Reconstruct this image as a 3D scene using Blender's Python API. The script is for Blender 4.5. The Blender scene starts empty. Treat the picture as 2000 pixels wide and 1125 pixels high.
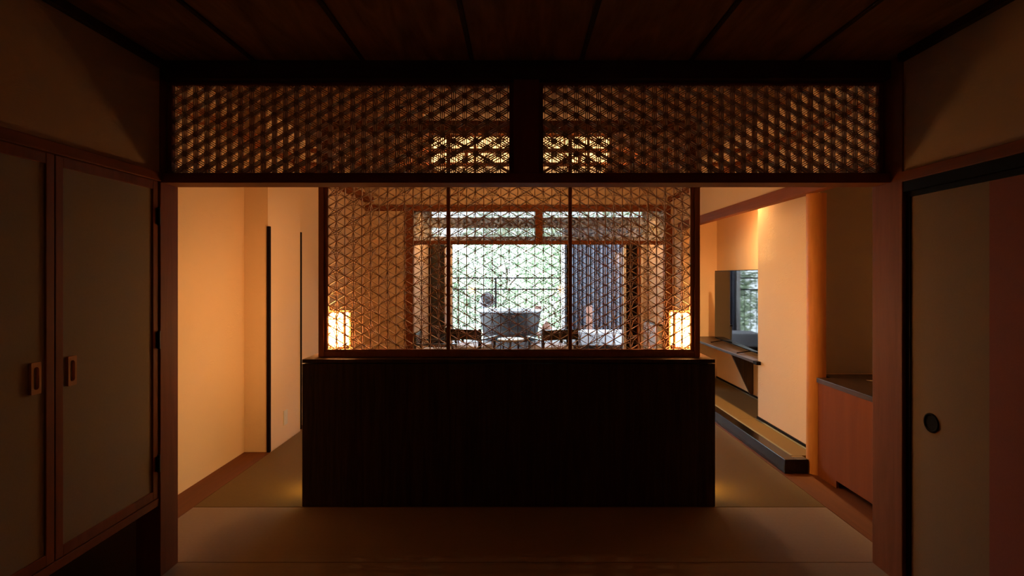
import bpy, bmesh, math, random
from mathutils import Vector, Matrix
random.seed(7)
PI = math.pi
SC = bpy.context.scene
COL = SC.collection

# ------------------------------------------------------------------ camera
F = 1030.0            # focal length in pixels of the 2000 px wide frame
CZ = 1.42             # camera height
cd = bpy.data.cameras.new('camera')
cam = bpy.data.objects.new('camera', cd)
COL.objects.link(cam)
cam.location = (0, 0, CZ)
cam.rotation_euler = (PI / 2, 0, 0)
cd.sensor_fit = 'HORIZONTAL'
cd.sensor_width = 36
cd.lens = F / 2000 * 36
cd.shift_x = -13 / 2000
cd.shift_y = -24.5 / 2000
cd.clip_start = 0.05
SC.camera = cam

# ------------------------------------------------------------------ world, sun, exposure
w = bpy.data.worlds.new('sky')
SC.world = w
w.use_nodes = True
bg = w.node_tree.nodes['Background']
bg.inputs[0].default_value = (0.80, 0.90, 1.0, 1)
bg.inputs[1].default_value = 13.0
sd = bpy.data.lights.new('sun', 'SUN')
sd.energy = 18.0
sd.angle = 0.02
sd.color = (1.0, 0.97, 0.92)
sun = bpy.data.objects.new('sun', sd)
sun.rotation_euler = (math.radians(42), 0, math.radians(-18))
COL.objects.link(sun)
SC.view_settings.view_transform = 'Standard'
SC.view_settings.look = 'None'
SC.view_settings.gamma = 1
SC.view_settings.use_curve_mapping = False
SC.view_settings.exposure = 0.0

WARM = (1.0, 0.50, 0.20)

# ------------------------------------------------------------------ materials
def new_mat(name):
    m = bpy.data.materials.new(name)
    m.use_nodes = True
    nt = m.node_tree
    return m, nt, nt.nodes['Principled BSDF']

def plain(name, col, rough=0.6, metal=0.0, spec=0.5):
    m, nt, b = new_mat(name)
    b.inputs['Base Color'].default_value = (*col, 1)
    b.inputs['Roughness'].default_value = rough
    b.inputs['Metallic'].default_value = metal
    b.inputs['Specular IOR Level'].default_value = spec
    return m

def wood(name, c1, c2, axis='Z', rough=0.7, scale=6.0, stretch=14.0, bump=0.05, dist=1.2):
    m, nt, b = new_mat(name)
    N = nt.nodes; L = nt.links
    tc = N.new('ShaderNodeTexCoord')
    mp = N.new('ShaderNodeMapping')
    sc = {'X': (1 / stretch, 1, 1), 'Y': (1, 1 / stretch, 1), 'Z': (1, 1, 1 / stretch)}[axis]
    mp.inputs['Scale'].default_value = [v * scale for v in sc]
    L.new(tc.outputs['Object'], mp.inputs[0])
    n1 = N.new('ShaderNodeTexNoise'); n1.inputs['Scale'].default_value = 3.0
    n1.inputs['Detail'].default_value = 6; n1.inputs['Distortion'].default_value = dist
    L.new(mp.outputs[0], n1.inputs['Vector'])
    n2 = N.new('ShaderNodeTexNoise'); n2.inputs['Scale'].default_value = 22.0
    n2.inputs['Detail'].default_value = 4
    L.new(mp.outputs[0], n2.inputs['Vector'])
    mx = N.new('ShaderNodeMath'); mx.operation = 'MULTIPLY_ADD'
    mx.inputs[1].default_value = 0.35
    L.new(n2.outputs[0], mx.inputs[0]); L.new(n1.outputs[0], mx.inputs[2])
    cr = N.new('ShaderNodeValToRGB')
    cr.color_ramp.elements[0].position = 0.45; cr.color_ramp.elements[0].color = (*c2, 1)
    cr.color_ramp.elements[1].position = 0.85; cr.color_ramp.elements[1].color = (*c1, 1)
    L.new(mx.outputs[0], cr.inputs[0]); L.new(cr.outputs[0], b.inputs['Base Color'])
    b.inputs['Roughness'].default_value = rough
    b.inputs['Specular IOR Level'].default_value = 0.25
    bp = N.new('ShaderNodeBump'); bp.inputs['Strength'].default_value = bump
    bp.inputs['Distance'].default_value = 0.002
    L.new(mx.outputs[0], bp.inputs['Height']); L.new(bp.outputs[0], b.inputs['Normal'])
    return m

def plaster(name, col):
    m, nt, b = new_mat(name)
    N = nt.nodes; L = nt.links
    tc = N.new('ShaderNodeTexCoord')
    mp = N.new('ShaderNodeMapping'); mp.inputs['Scale'].default_value = (1.0, 1.0, 3.4)
    L.new(tc.outputs['Object'], mp.inputs[0])
    n = N.new('ShaderNodeTexNoise'); n.inputs['Scale'].default_value = 3.2
    n.inputs['Detail'].default_value = 2; n.inputs['Distortion'].default_value = 1.6
    L.new(mp.outputs[0], n.inputs['Vector'])
    # comb trowel ridges follow the swirls of the noise
    mu = N.new('ShaderNodeMath'); mu.operation = 'MULTIPLY'; mu.inputs[1].default_value = 200
    L.new(n.outputs[0], mu.inputs[0])
    si = N.new('ShaderNodeMath'); si.operation = 'SINE'; L.new(mu.outputs[0], si.inputs[0])
    n3 = N.new('ShaderNodeTexNoise'); n3.inputs['Scale'].default_value = 5
    L.new(tc.outputs['Object'], n3.inputs['Vector'])
    r3 = N.new('ShaderNodeValToRGB'); r3.color_ramp.elements[0].position = 0.48; r3.color_ramp.elements[1].position = 0.62
    L.new(n3.outputs[0], r3.inputs[0])
    ms = N.new('ShaderNodeMath'); ms.operation = 'MULTIPLY'
    L.new(si.outputs[0], ms.inputs[0]); L.new(r3.outputs[0], ms.inputs[1])
    n2 = N.new('ShaderNodeTexNoise'); n2.inputs['Scale'].default_value = 160
    L.new(tc.outputs['Object'], n2.inputs['Vector'])
    ad = N.new('ShaderNodeMath'); ad.operation = 'MULTIPLY_ADD'; ad.inputs[1].default_value = 0.8
    L.new(n2.outputs[0], ad.inputs[0]); L.new(ms.outputs[0], ad.inputs[2])
    bp = N.new('ShaderNodeBump'); bp.inputs['Strength'].default_value = 0.2
    bp.inputs['Distance'].default_value = 0.003
    L.new(ad.outputs[0], bp.inputs['Height']); L.new(bp.outputs[0], b.inputs['Normal'])
    b.inputs['Base Color'].default_value = (*col, 1)
    b.inputs['Roughness'].default_value = 0.9
    b.inputs['Specular IOR Level'].default_value = 0.15
    return m

def tatami_mat(name, col, col2, axis):
    m, nt, b = new_mat(name)
    N = nt.nodes; L = nt.links
    tc = N.new('ShaderNodeTexCoord')
    wv = N.new('ShaderNodeTexWave'); wv.bands_direction = axis
    wv.inputs['Scale'].default_value = 40; wv.inputs['Distortion'].default_value = 0.4
    L.new(tc.outputs['Object'], wv.inputs['Vector'])
    n = N.new('ShaderNodeTexNoise'); n.inputs['Scale'].default_value = 60
    L.new(tc.outputs['Object'], n.inputs['Vector'])
    mx = N.new('ShaderNodeMix'); mx.data_type = 'RGBA'
    mx.inputs[6].default_value = (*col, 1); mx.inputs[7].default_value = (*col2, 1)
    L.new(n.outputs[0], mx.inputs[0]); L.new(mx.outputs[2], b.inputs['Base Color'])
    bp = N.new('ShaderNodeBump'); bp.inputs['Strength'].default_value = 0.25; bp.inputs['Distance'].default_value = 0.001
    L.new(wv.outputs[0], bp.inputs['Height']); L.new(bp.outputs[0], b.inputs['Normal'])
    b.inputs['Roughness'].default_value = 0.62
    b.inputs['Specular IOR Level'].default_value = 0.35
    return m

def fabric(name, col, col2, scale=180):
    m, nt, b = new_mat(name)
    N = nt.nodes; L = nt.links
    tc = N.new('ShaderNodeTexCoord')
    n = N.new('ShaderNodeTexNoise'); n.inputs['Scale'].default_value = scale; n.inputs['Detail'].default_value = 3
    L.new(tc.outputs['Object'], n.inputs['Vector'])
    mx = N.new('ShaderNodeMix'); mx.data_type = 'RGBA'
    mx.inputs[6].default_value = (*col, 1); mx.inputs[7].default_value = (*col2, 1)
    L.new(n.outputs[0], mx.inputs[0]); L.new(mx.outputs[2], b.inputs['Base Color'])
    b.inputs['Roughness'].default_value = 0.9
    bp = N.new('ShaderNodeBump'); bp.inputs['Strength'].default_value = 0.15; bp.inputs['Distance'].default_value = 0.001
    L.new(n.outputs[0], bp.inputs['Height']); L.new(bp.outputs[0], b.inputs['Normal'])
    return m

def glow(name, col, strength, base=(0.9, 0.85, 0.75)):
    m, nt, b = new_mat(name)
    b.inputs['Base Color'].default_value = (*base, 1)
    b.inputs['Roughness'].default_value = 0.8
    b.inputs['Emission Color'].default_value = (*col, 1)
    b.inputs['Emission Strength'].default_value = strength
    return m

def glass_clear(name):
    m = bpy.data.materials.new(name); m.use_nodes = True
    nt = m.node_tree; N = nt.nodes; L = nt.links
    N.remove(N['Principled BSDF'])
    out = N['Material Output']
    tr = N.new('ShaderNodeBsdfTransparent'); tr.inputs[0].default_value = (0.93, 0.95, 0.95, 1)
    gl = N.new('ShaderNodeBsdfGlossy'); gl.inputs['Roughness'].default_value = 0.02
    fr = N.new('ShaderNodeFresnel'); fr.inputs[0].default_value = 1.5
    mx = N.new('ShaderNodeMixShader')
    L.new(fr.outputs[0], mx.inputs[0]); L.new(tr.outputs[0], mx.inputs[1]); L.new(gl.outputs[0], mx.inputs[2])
    L.new(mx.outputs[0], out.inputs[0])
    return m

def glass_figured(name):
    m = bpy.data.materials.new(name); m.use_nodes = True
    nt = m.node_tree; N = nt.nodes; L = nt.links
    N.remove(N['Principled BSDF'])
    out = N['Material Output']
    tr = N.new('ShaderNodeBsdfTransparent'); tr.inputs[0].default_value = (0.85, 0.87, 0.86, 1)
    df = N.new('ShaderNodeBsdfTranslucent')
    d2 = N.new('ShaderNodeBsdfDiffuse')
    tc = N.new('ShaderNodeTexCoord')
    n = N.new('ShaderNodeTexNoise'); n.inputs['Scale'].default_value = 26; n.inputs['Detail'].default_value = 5
    L.new(tc.outputs['Object'], n.inputs['Vector'])
    cr = N.new('ShaderNodeValToRGB')
    cr.color_ramp.elements[0].position = 0.38; cr.color_ramp.elements[0].color = (0.10, 0.08, 0.07, 1)
    cr.color_ramp.elements[1].position = 0.60; cr.color_ramp.elements[1].color = (0.75, 0.72, 0.70, 1)
    L.new(n.outputs[0], cr.inputs[0])
    L.new(cr.outputs[0], df.inputs[0]); L.new(cr.outputs[0], d2.inputs[0])
    m1 = N.new('ShaderNodeMixShader'); m1.inputs[0].default_value = 0.45
    L.new(df.outputs[0], m1.inputs[1]); L.new(d2.outputs[0], m1.inputs[2])
    m2 = N.new('ShaderNodeMixShader'); m2.inputs[0].default_value = 0.55
    L.new(tr.outputs[0], m2.inputs[1]); L.new(m1.outputs[0], m2.inputs[2])
    L.new(m2.outputs[0], out.inputs[0])
    return m

HX = wood('hinoki_x', (0.27, 0.075, 0.019), (0.21, 0.054, 0.012), 'X')
HY = wood('hinoki_y', (0.27, 0.075, 0.019), (0.21, 0.054, 0.012), 'Y')
HZ = wood('hinoki_z', (0.27, 0.075, 0.019), (0.21, 0.054, 0.012), 'Z')
CORN = wood('cornice_wood', (0.07, 0.035, 0.02), (0.04, 0.02, 0.012), 'X')
LAT = wood('lattice_wood', (0.76, 0.54, 0.39), (0.68, 0.46, 0.32), 'Z', bump=0.0)
SCRW = wood('screen_frame_wood', (0.36, 0.15, 0.065), (0.26, 0.10, 0.04), 'Z')
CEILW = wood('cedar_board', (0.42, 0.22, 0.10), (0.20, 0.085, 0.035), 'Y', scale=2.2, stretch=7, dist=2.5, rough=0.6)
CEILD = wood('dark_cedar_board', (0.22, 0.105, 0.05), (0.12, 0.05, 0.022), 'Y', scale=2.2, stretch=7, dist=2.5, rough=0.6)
WALN = wood('walnut_z', (0.070, 0.039, 0.024), (0.022, 0.012, 0.009), 'Z', rough=0.4, scale=10, stretch=20)
WALNY = wood('walnut_y', (0.085, 0.05, 0.036), (0.04, 0.024, 0.018), 'Y', rough=0.35, scale=8)
COUNT = wood('counter_front_wood', (0.21, 0.053, 0.010), (0.18, 0.044, 0.008), 'Z', rough=0.85, scale=3)
LOG = wood('log_wood', (0.62, 0.25, 0.06), (0.50, 0.18, 0.04), 'Z', rough=0.5, scale=4, stretch=10)
FLW = wood('floor_board_wood', (0.155, 0.048, 0.011), (0.125, 0.036, 0.008), 'Y', rough=0.6)
PALW = wood('handle_wood', (0.62, 0.30, 0.14), (0.54, 0.24, 0.10), 'Z')
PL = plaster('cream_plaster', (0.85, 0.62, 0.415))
PLG = plaster('grey_shade_plaster', (0.36, 0.30, 0.24))
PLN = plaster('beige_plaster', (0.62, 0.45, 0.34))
TAT1 = tatami_mat('tatami_far', (0.150, 0.084, 0.014), (0.125, 0.068, 0.010), 'Y')
TAT2 = tatami_mat('tatami_near', (0.29, 0.20, 0.14), (0.25, 0.17, 0.115), 'Y')
CLOTH = fabric('closet_cloth', (0.37, 0.28, 0.205), (0.31, 0.23, 0.165))
FUS1 = fabric('fusuma_gold', (0.31, 0.20, 0.12), (0.26, 0.165, 0.095))
FUS2 = fabric('fusuma_red', (0.34, 0.10, 0.075), (0.28, 0.08, 0.06))
BLK = plain('black_lacquer', (0.008, 0.006, 0.006), 0.18)
BLKM = plain('black_matt', (0.008, 0.004, 0.003), 0.7, 0.0, 0.08)
BLKMET = plain('black_metal', (0.015, 0.015, 0.018), 0.4, 0.6)
SCREENM = plain('tv_glass', (0.004, 0.004, 0.005), 0.03, 0.0, 0.17)
WHITEP = plain('white_plastic', (0.75, 0.68, 0.58), 0.4)
CARD = plain('card_paper', (0.85, 0.78, 0.62), 0.8)
HERI = fabric('heri_cloth', (0.24, 0.22, 0.15), (0.17, 0.16, 0.11))
GLASS = glass_clear('window_glass')
FIG = glass_figured('figured_glass')
SILV = plain('pale_sash', (0.80, 0.77, 0.76), 0.5)
CUSHC = fabric('chair_cushion', (0.72, 0.79, 0.93), (0.64, 0.71, 0.85))
TABT = plain('table_white', (0.74, 0.81, 0.93), 0.3)
CUSH = fabric('cushion_white', (0.50, 0.50, 0.54), (0.44, 0.44, 0.48))
DWOOD = plain('chair_dark_wood', (0.018, 0.011, 0.008), 0.35)
LOUV = plain('fence_blue_grey', (0.06, 0.066, 0.095), 0.4)
TUBW = plain('tub_rim_white', (0.50, 0.52, 0.56), 0.3)
TUBG = plain('tub_grey', (0.026, 0.025, 0.028), 0.5)
STONE = fabric('deck_stone', (0.16, 0.16, 0.17), (0.11, 0.11, 0.12), 30)
ROOFM = plain('roof_board', (0.10, 0.07, 0.05), 0.8)
PINKW = wood('post_wood', (0.42, 0.22, 0.17), (0.34, 0.17, 0.13), 'Z')
BARK = wood('bark', (0.12, 0.09, 0.07), (0.05, 0.04, 0.03), 'Z')
SOIL = fabric('soil', (0.10, 0.12, 0.06), (0.06, 0.07, 0.04), 20)
PAPER = glow('lantern_paper', (1.0, 0.53, 0.17), 54.0)
PAPER2 = glow('pendant_paper', (1.0, 0.52, 0.18), 3.4)
PAPER3 = glow('pendant_base_paper', (1.0, 0.52, 0.18), 0.8)
FOOT = glow('foot_light_lens', (1.0, 0.62, 0.16), 60.0)
WHITED = plain('white_lacquer', (0.80, 0.81, 0.85), 0.4)
SPOTD = glow('fill_spot_lens', (1, 0.6, 0.25), 0.15, (0.2, 0.15, 0.1))
SPOTL = glow('spot_lens', (1, 0.7, 0.3), 12)
LAMPW = plain('lantern_wood', (0.55, 0.22, 0.05), 0.5)
TURQ = fabric('towel', (0.8, 0.8, 0.85), (0.7, 0.7, 0.75), 40)

def leaf_mat(name, c):
    m, nt, b = new_mat(name)
    N = nt.nodes; L = nt.links
    tc = N.new('ShaderNodeTexCoord')
    n = N.new('ShaderNodeTexNoise'); n.inputs['Scale'].default_value = 2.5
    L.new(tc.outputs['Object'], n.inputs['Vector'])
    mx = N.new('ShaderNodeMix'); mx.data_type = 'RGBA'
    mx.inputs[6].default_value = (*c, 1); mx.inputs[7].default_value = (c[0] * 0.8, c[1] * 0.88, c[2] * 0.8, 1)
    L.new(n.outputs[0], mx.inputs[0]); L.new(mx.outputs[2], b.inputs['Base Color'])
    b.inputs['Roughness'].default_value = 0.5
    return m
LEAF1 = leaf_mat('leaf_pale', (0.38, 0.46, 0.35))
LEAF2 = leaf_mat('leaf_mid', (0.33, 0.43, 0.29))

# ------------------------------------------------------------------ mesh builder
class MB:
    def __init__(s):
        s.v = []; s.f = []; s.sm = []
    def add(s, vs, fs, smooth=False):
        o = len(s.v)
        s.v += [tuple(p) for p in vs]
        s.f += [tuple(i + o for i in f) for f in fs]
        s.sm += [smooth] * len(fs)
        return s
    def box(s, x0, x1, y0, y1, z0, z1):
        vs = [(x, y, z) for z in (z0, z1) for y in (y0, y1) for x in (x0, x1)]
        return s.add(vs, [(0, 2, 3, 1), (4, 5, 7, 6), (0, 1, 5, 4), (2, 6, 7, 3), (0, 4, 6, 2), (1, 3, 7, 5)])
    def cbox(s, x0, x1, y0, y1, z0, z1, c=0.004):
        """box with chamfered edges"""
        bm = bmesh.new()
        vs = [bm.verts.new((x, y, z)) for z in (z0, z1) for y in (y0, y1) for x in (x0, x1)]
        for f in [(0, 2, 3, 1), (4, 5, 7, 6), (0, 1, 5, 4), (2, 6, 7, 3), (0, 4, 6, 2), (1, 3, 7, 5)]:
            bm.faces.new([vs[i] for i in f])
        bmesh.ops.bevel(bm, geom=list(bm.edges), offset=c, segments=2, affect='EDGES', profile=0.5)
        bm.verts.index_update()
        s.add([v.co[:] for v in bm.verts], [[v.index for v in f.verts] for f in bm.faces])
        bm.free()
        return s
    def bar(s, a, b, t, y0, y1):
        """bar lying in an XZ plane from a to b, t thick in the plane, y0..y1 deep"""
        dx, dz = b[0] - a[0], b[1] - a[1]
        l = math.hypot(dx, dz)
        if l < 1e-6: return s
        nx, nz = -dz / l * t / 2, dx / l * t / 2
        q = [(a[0] + nx, a[1] + nz), (b[0] + nx, b[1] + nz), (b[0] - nx, b[1] - nz), (a[0] - nx, a[1] - nz)]
        vs = [(p[0], y0, p[1]) for p in q] + [(p[0], y1, p[1]) for p in q]
        return s.add(vs, [(0, 3, 2, 1), (4, 5, 6, 7), (0, 1, 5, 4), (1, 2, 6, 5), (2, 3, 7, 6), (3, 0, 4, 7)])
    def beam(s, a, b, wx, wz):
        """rectangular stick between two 3D points"""
        a = Vector(a); b = Vector(b); d = (b - a).normalized()
        up = Vector((0, 0, 1)) if abs(d.z) < 0.95 else Vector((0, 1, 0))
        u = d.cross(up).normalized(); v = u.cross(d).normalized()
        vs = []
        for p in (a, b):
            for i, j in ((-1, -1), (1, -1), (1, 1), (-1, 1)):
                vs.append(tuple(p + u * (i * wx / 2) + v * (j * wz / 2)))
        return s.add(vs, [(0, 1, 2, 3), (7, 6, 5, 4), (0, 4, 5, 1), (1, 5, 6, 2), (2, 6, 7, 3), (3, 7, 4, 0)])
    def loft(s, rings, cap=True, smooth=True):
        n = len(rings[0]); o = []
        vs = [p for r in rings for p in r]
        fs = []
        for k in range(len(rings) - 1):
            for i in range(n):
                j = (i + 1) % n
                fs.append((k * n + i, k * n + j, (k + 1) * n + j, (k + 1) * n + i))
        s.add(vs, fs, smooth)
        if cap:
            s.add(rings[0], [tuple(range(n))[::-1]])
            s.add(rings[-1], [tuple(range(n))])
        return s
    def lathe(s, cx, cy, prof, n=24, cap=True, ax=1.0, ay=1.0):
        return s.loft([[(cx + r * ax * math.cos(2 * PI * i / n), cy + r * ay * math.sin(2 * PI * i / n), z) for i in range(n)] for r, z in prof], cap)
    def tube(s, pts, r, n=8):
        rings = []
        for k, p in enumerate(pts):
            p = Vector(p)
            a = Vector(pts[max(k - 1, 0)]); b = Vector(pts[min(k + 1, len(pts) - 1)])
            d = (b - a).normalized()
            up = Vector((0, 0, 1)) if abs(d.z) < 0.9 else Vector((1, 0, 0))
            u = d.cross(up).normalized(); v = u.cross(d)
            rings.append([tuple(p + (u * math.cos(2 * PI * i / n) + v * math.sin(2 * PI * i / n)) * r) for i in range(n)])
        return s.loft(rings)
    def build(s, name, m, parent=None, origin=None):
        """world-coordinate mesh; re-centred on its parent (or on its own base when top-level)"""
        if parent is not None:
            o = ORG.get(parent.name, Vector((0, 0, 0)))
        elif origin is not None:
            o = Vector(origin)
        else:
            xs = [p[0] for p in s.v]; ys = [p[1] for p in s.v]; zs = [p[2] for p in s.v]
            o = Vector(((min(xs) + max(xs)) / 2, (min(ys) + max(ys)) / 2, min(zs)))
        me = bpy.data.meshes.new(name)
        me.from_pydata([(p[0] - o.x, p[1] - o.y, p[2] - o.z) for p in s.v], [], s.f)
        me.polygons.foreach_set('use_smooth', s.sm)
        me.materials.append(m)
        me.update()
        ob = bpy.data.objects.new(name, me)
        COL.objects.link(ob)
        if parent is not None:
            ob.parent = parent
        else:
            ob.location = o
        ORG[ob.name] = o
        return ob
ORG = {}

def thing(name, label, cat, loc, group=None, kind=None):
    e = bpy.data.objects.new(name, None)
    e.empty_display_size = 0.1
    COL.objects.link(e)
    e.location = loc
    ORG[e.name] = Vector(loc)
    tag(e, label, cat, group, kind)
    return e
def tag(o, label=None, cat=None, group=None, kind=None):
    if label: o['label'] = label
    if cat: o['category'] = cat
    if group: o['group'] = group
    if kind: o['kind'] = kind
    return o
def struct(name, mb, m, label=None, cat=None):
    return tag(mb.build(name, m), label, cat, None, 'structure')

def clip(a, b, x0, x1, z0, z1):
    dx, dz = b[0] - a[0], b[1] - a[1]
    t0, t1 = 0.0, 1.0
    for p, q in ((-dx, a[0] - x0), (dx, x1 - a[0]), (-dz, a[1] - z0), (dz, z1 - a[1])):
        if abs(p) < 1e-12:
            if q < 0: return None
        else:
            r = q / p
            if p < 0: t0 = max(t0, r)
            else: t1 = min(t1, r)
    if t1 - t0 < 1e-4: return None
    return (a[0] + dx * t0, a[1] + dz * t0), (a[0] + dx * t1, a[1] + dz * t1)

# ================================================================== SETTING
XL, XR = -1.69, 1.757      # near room side walls
FXL, FXR = -2.206, 2.10    # far room side walls
ZC = 2.431                 # near ceiling
ZF = 2.75                  # far ceiling
D0, D1 = 2.48, 2.61        # opening between the rooms
DE = 7.2                   # end wall of far room
DW = 8.5                   # window plane

struct('floor', MB().box(-2.9, 3.0, -1.4, DW + 0.1, -0.12, -0.03), FLW)
# boards of the floor edge, raised flush with tatami
b = MB(); b.box(FXL, -1.996, D1, 4.24, -0.03, 0.0)
struct('floor.001', b, FLW)
b = MB(); b.box(1.885, 1.908, D1, DE, -0.03, 0.0); b.box(1.908, 2.75, D1, 3.86, -0.03, 0.0)
struct('floor.002', b, FLW)
# near ceiling of boards with battens
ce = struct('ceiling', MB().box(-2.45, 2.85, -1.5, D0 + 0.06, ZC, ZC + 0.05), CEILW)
for x in (-1.242, -0.730, -0.219, 0.294, 0.807, 1.324):
    MB().cbox(x - 0.010, x + 0.010, -1.3, D0, ZC - 0.008, ZC + 0.004, 0.002).build('batten', CORN, ce)
# far ceiling
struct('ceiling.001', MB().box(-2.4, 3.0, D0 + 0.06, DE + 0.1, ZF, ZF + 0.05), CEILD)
struct('ceiling.002', MB().box(-1.8, 2.4, DE + 0.1, DW + 0.2, 2.50, 2.55), CEILW)
# near room walls
b = MB()
b.box(XL - 0.10, XL, -1.4, D0, 1.904, ZC)           # upper plaster
b.box(-2.40, XL, -1.4, 1.35, -0.06, 1.904)              # beside the closet (behind camera)
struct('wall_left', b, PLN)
struct('wall_left.001', MB().box(-2.40, -1.80, D0 + 0.02, D0 + 0.13, -0.06, ZC), PLN)
struct('wall_left.002', MB().box(-2.42, -2.32, 1.30, D0 + 0.02, -0.06, ZC), PLN)
b = MB()
b.box(XR, XR + 0.12, -1.4, 2.406, 1.893, ZC)
b.box(XR + 0.02, XR + 0.12, -1.4, 0.4, -0.06, 1.893)
b.box(XR + 0.05, XR + 0.12, 0.4, 2.43, -0.06, 1.893)
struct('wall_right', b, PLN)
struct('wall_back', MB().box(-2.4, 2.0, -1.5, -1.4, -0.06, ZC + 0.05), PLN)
# far side of the partition above and beside the near ceiling
struct('wall_front', MB().box(-2.4, 2.9, D0 + 0.06, D1, ZC + 0.05, ZF), PL)
# far room left side
struct('wall_left.003', MB().box(FXL - 0.1, FXL, D1 - 0.02, 4.24, -0.06, ZF), PL)
struct('wall_left.004', MB().box(FXL - 0.1, -2.017, 4.24, 4.875, -0.06, ZF), PL)
struct('wall_left.005', MB().box(FXL - 0.1, -2.10, 4.875, DE, -0.06, ZF), PL)
# far room right side
struct('wall_right.001', MB().box(2.072, 2.112, D1, DE, 2.10, ZF), PL)           # above alcove beam
struct('wall_right.002', MB().box(2.21, 2.66, 3.87, 4.87, -0.06, ZF), PL)               # block between niche and alcove
struct('wall_right.003', MB().box(2.56, 2.66, 4.87, 6.81, -0.06, ZF), PL)               # alcove back
struct('wall_right.004', MB().box(FXR, 2.66, 6.81, DE, -0.06, ZF), PL)
struct('wall_right.005', MB().box(2.70, 2.80, D0, 3.87, -0.06, ZF), PL)                 # niche back
struct('wall_right.006', MB().box(1.87, 2.80, D0 - 0.05, D1, -0.06, ZF), PLN)           # beside near pillar
struct('wall_right.008', MB().box(2.212, 2.698, 3.864, 3.8705, 0.70, 2.39), PLG)   # thin grey sheet, its colour darkened for the shade in the niche
struct('wall_right.007', MB().box(2.66, 2.80, 3.87, 3.95, -0.06, ZF), PL)
struct('ceiling.003', MB().box(2.112, 2.80, D1, 6.81, 2.40, 2.48), PL)         # niche and alcove soffit
# end wall of far room
b = MB()
b.box(-2.20, -1.545, DE, DE + 0.10, -0.06, ZF)
b.box(-1.545, FXR + 0.1, DE, DE + 0.10, 2.385, ZF)
struct('wall_far', b, PL)
struct('trim_1', MB().cbox(-1.545, -1.447, DE - 0.015, DE + 0.115, 0, 2.30, 0.004), HZ)
struct('trim_2', MB().cbox(2.0, 2.098, DE - 0.015, DE + 0.115, 0, 2.30, 0.004), HZ)
struct('trim_3', MB().cbox(-2.09, FXR, DE - 0.02, DE + 0.12, 2.30, 2.385, 0.004), HX)
struct('trim_4', MB().cbox(-1.447, 2.0, DE - 0.01, DE + 0.11, 1.846, 1.895, 0.003), HX)
struct('trim_5', MB().cbox(0.230, 0.328, DE - 0.01, DE + 0.11, 1.895, 2.30, 0.003), HZ)
# veranda side walls
struct('wall_veranda', MB().box(-1.60, -1.447, DE + 0.115, DW + 0.06, -0.06, 2.5), PL)
struct('wall_veranda.001', MB().box(2.0, 2.15, DE + 0.115, DW + 0.06, -0.06, 2.5), PL)

# pillars and beams between the rooms
struct('trim_6', MB().cbox(-1.80, -1.685, D0, D1, 0, ZC, 0.003), HZ)
struct('trim_7', MB().cbox(1.750, 1.87, 2.406, D1, 0, ZC, 0.003), HZ)
struct('trim_8', MB().cbox(-1.685, 1.750, D0 - 0.005, D1, 2.345, ZC, 0.003), CORN)
struct('trim_9', MB().cbox(-1.685, 1.750, D0, D1, 1.856, 1.902, 0.003), HX)
struct('trim_10', MB().cbox(-0.024, 0.097, D0 + 0.004, D1 - 0.004, 1.902, 2.345, 0.003), HZ)
# cornices and wall rails of the near room
struct('trim_11', MB().cbox(XL, XL + 0.03, -1.4, D0 - 0.005, 2.393, ZC - 0.001, 0.002), CORN)
struct('trim_12', MB().cbox(XR - 0.03, XR, -1.4, 2.406, 2.393, ZC - 0.001, 0.002), CORN)
struct('trim_13', MB().cbox(XL - 0.02, XL + 0.012, -1.4, D0 - 0.001, 1.863, 1.904, 0.002), HY)
b = MB(); b.cbox(XR - 0.012, XR + 0.06, -1.4, 2.405, 1.847, 1.893, 0.002)
struct('trim_14', b, HY)
struct('trim_15', MB().box(XR - 0.004, XR + 0.06, -1.4, 2.405, 1.801, 1.847), BLKM)
# picture rail ring in far room
struct('trim_16', MB().cbox(-2.10, -1.98, D1, DE, 2.42, 2.49, 0.003), HY)
struct('trim_17', MB().cbox(2.035, 2.071, D1, DE, 2.42, 2.49, 0.003), HY)
# transverse double rail at the bed bay
b = MB()
b.cbox(-1.98, 2.05, 4.62, 4.68, 2.505, 2.535, 0.003)
b.cbox(-1.98, 2.05, 4.62, 4.68, 2.385, 2.412, 0.003)
for i in range(9):
    x = -1.95 + i * 0.4975
    b.box(x - 0.012, x + 0.012, 4.635, 4.665, 2.411, 2.506)
struct('trim_18', b, HX)
# alcove beam
struct('trim_19', MB().cbox(2.055, 2.125, D1, 6.81, 2.008, 2.10, 0.003), HY)
# black corner strips on left wall
struct('trim_20', MB().cbox(-2.022, -1.996, 4.228, 4.252, 0, 1.815, 0.002), BLKM)
struct('trim_21', MB().cbox(-2.022, -2.006, 4.868, 4.884, 0, 1.82, 0.002), BLKM)
# baseboards of alcove
struct('baseboard_alcove', MB().box(2.198, 2.21, 3.94, 4.87, 0.103, 0.121), BLKM)
struct('baseboard_alcove.001', MB().box(2.548, 2.56, 4.87, 6.81, 0.103, 0.121), BLKM)

# ================================================================== NEAR ROOM
tag(MB().cbox(XL + 0.003, XR - 0.003, 0.1, D1, -0.03, 0.0, 0.002).build('tatami_mat', TAT2),
    'borderless brown tatami flooring of the dark near room, in front of the pillars', 'tatami mat')
tag(MB().cbox(-1.994, 1.883, D1 + 0.002, 3.232, -0.03, 0.0, 0.002).build('tatami_mat', TAT2),
    'brownish borderless tatami strip in front of the dark low cabinet', 'tatami mat')
tag(MB().cbox(-1.994, 1.883, 3.236, DE, -0.03, 0.0, 0.002).build('tatami_mat', TAT1),
    'olive borderless tatami running back beside and behind the dark low cabinet', 'tatami mat')

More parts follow.
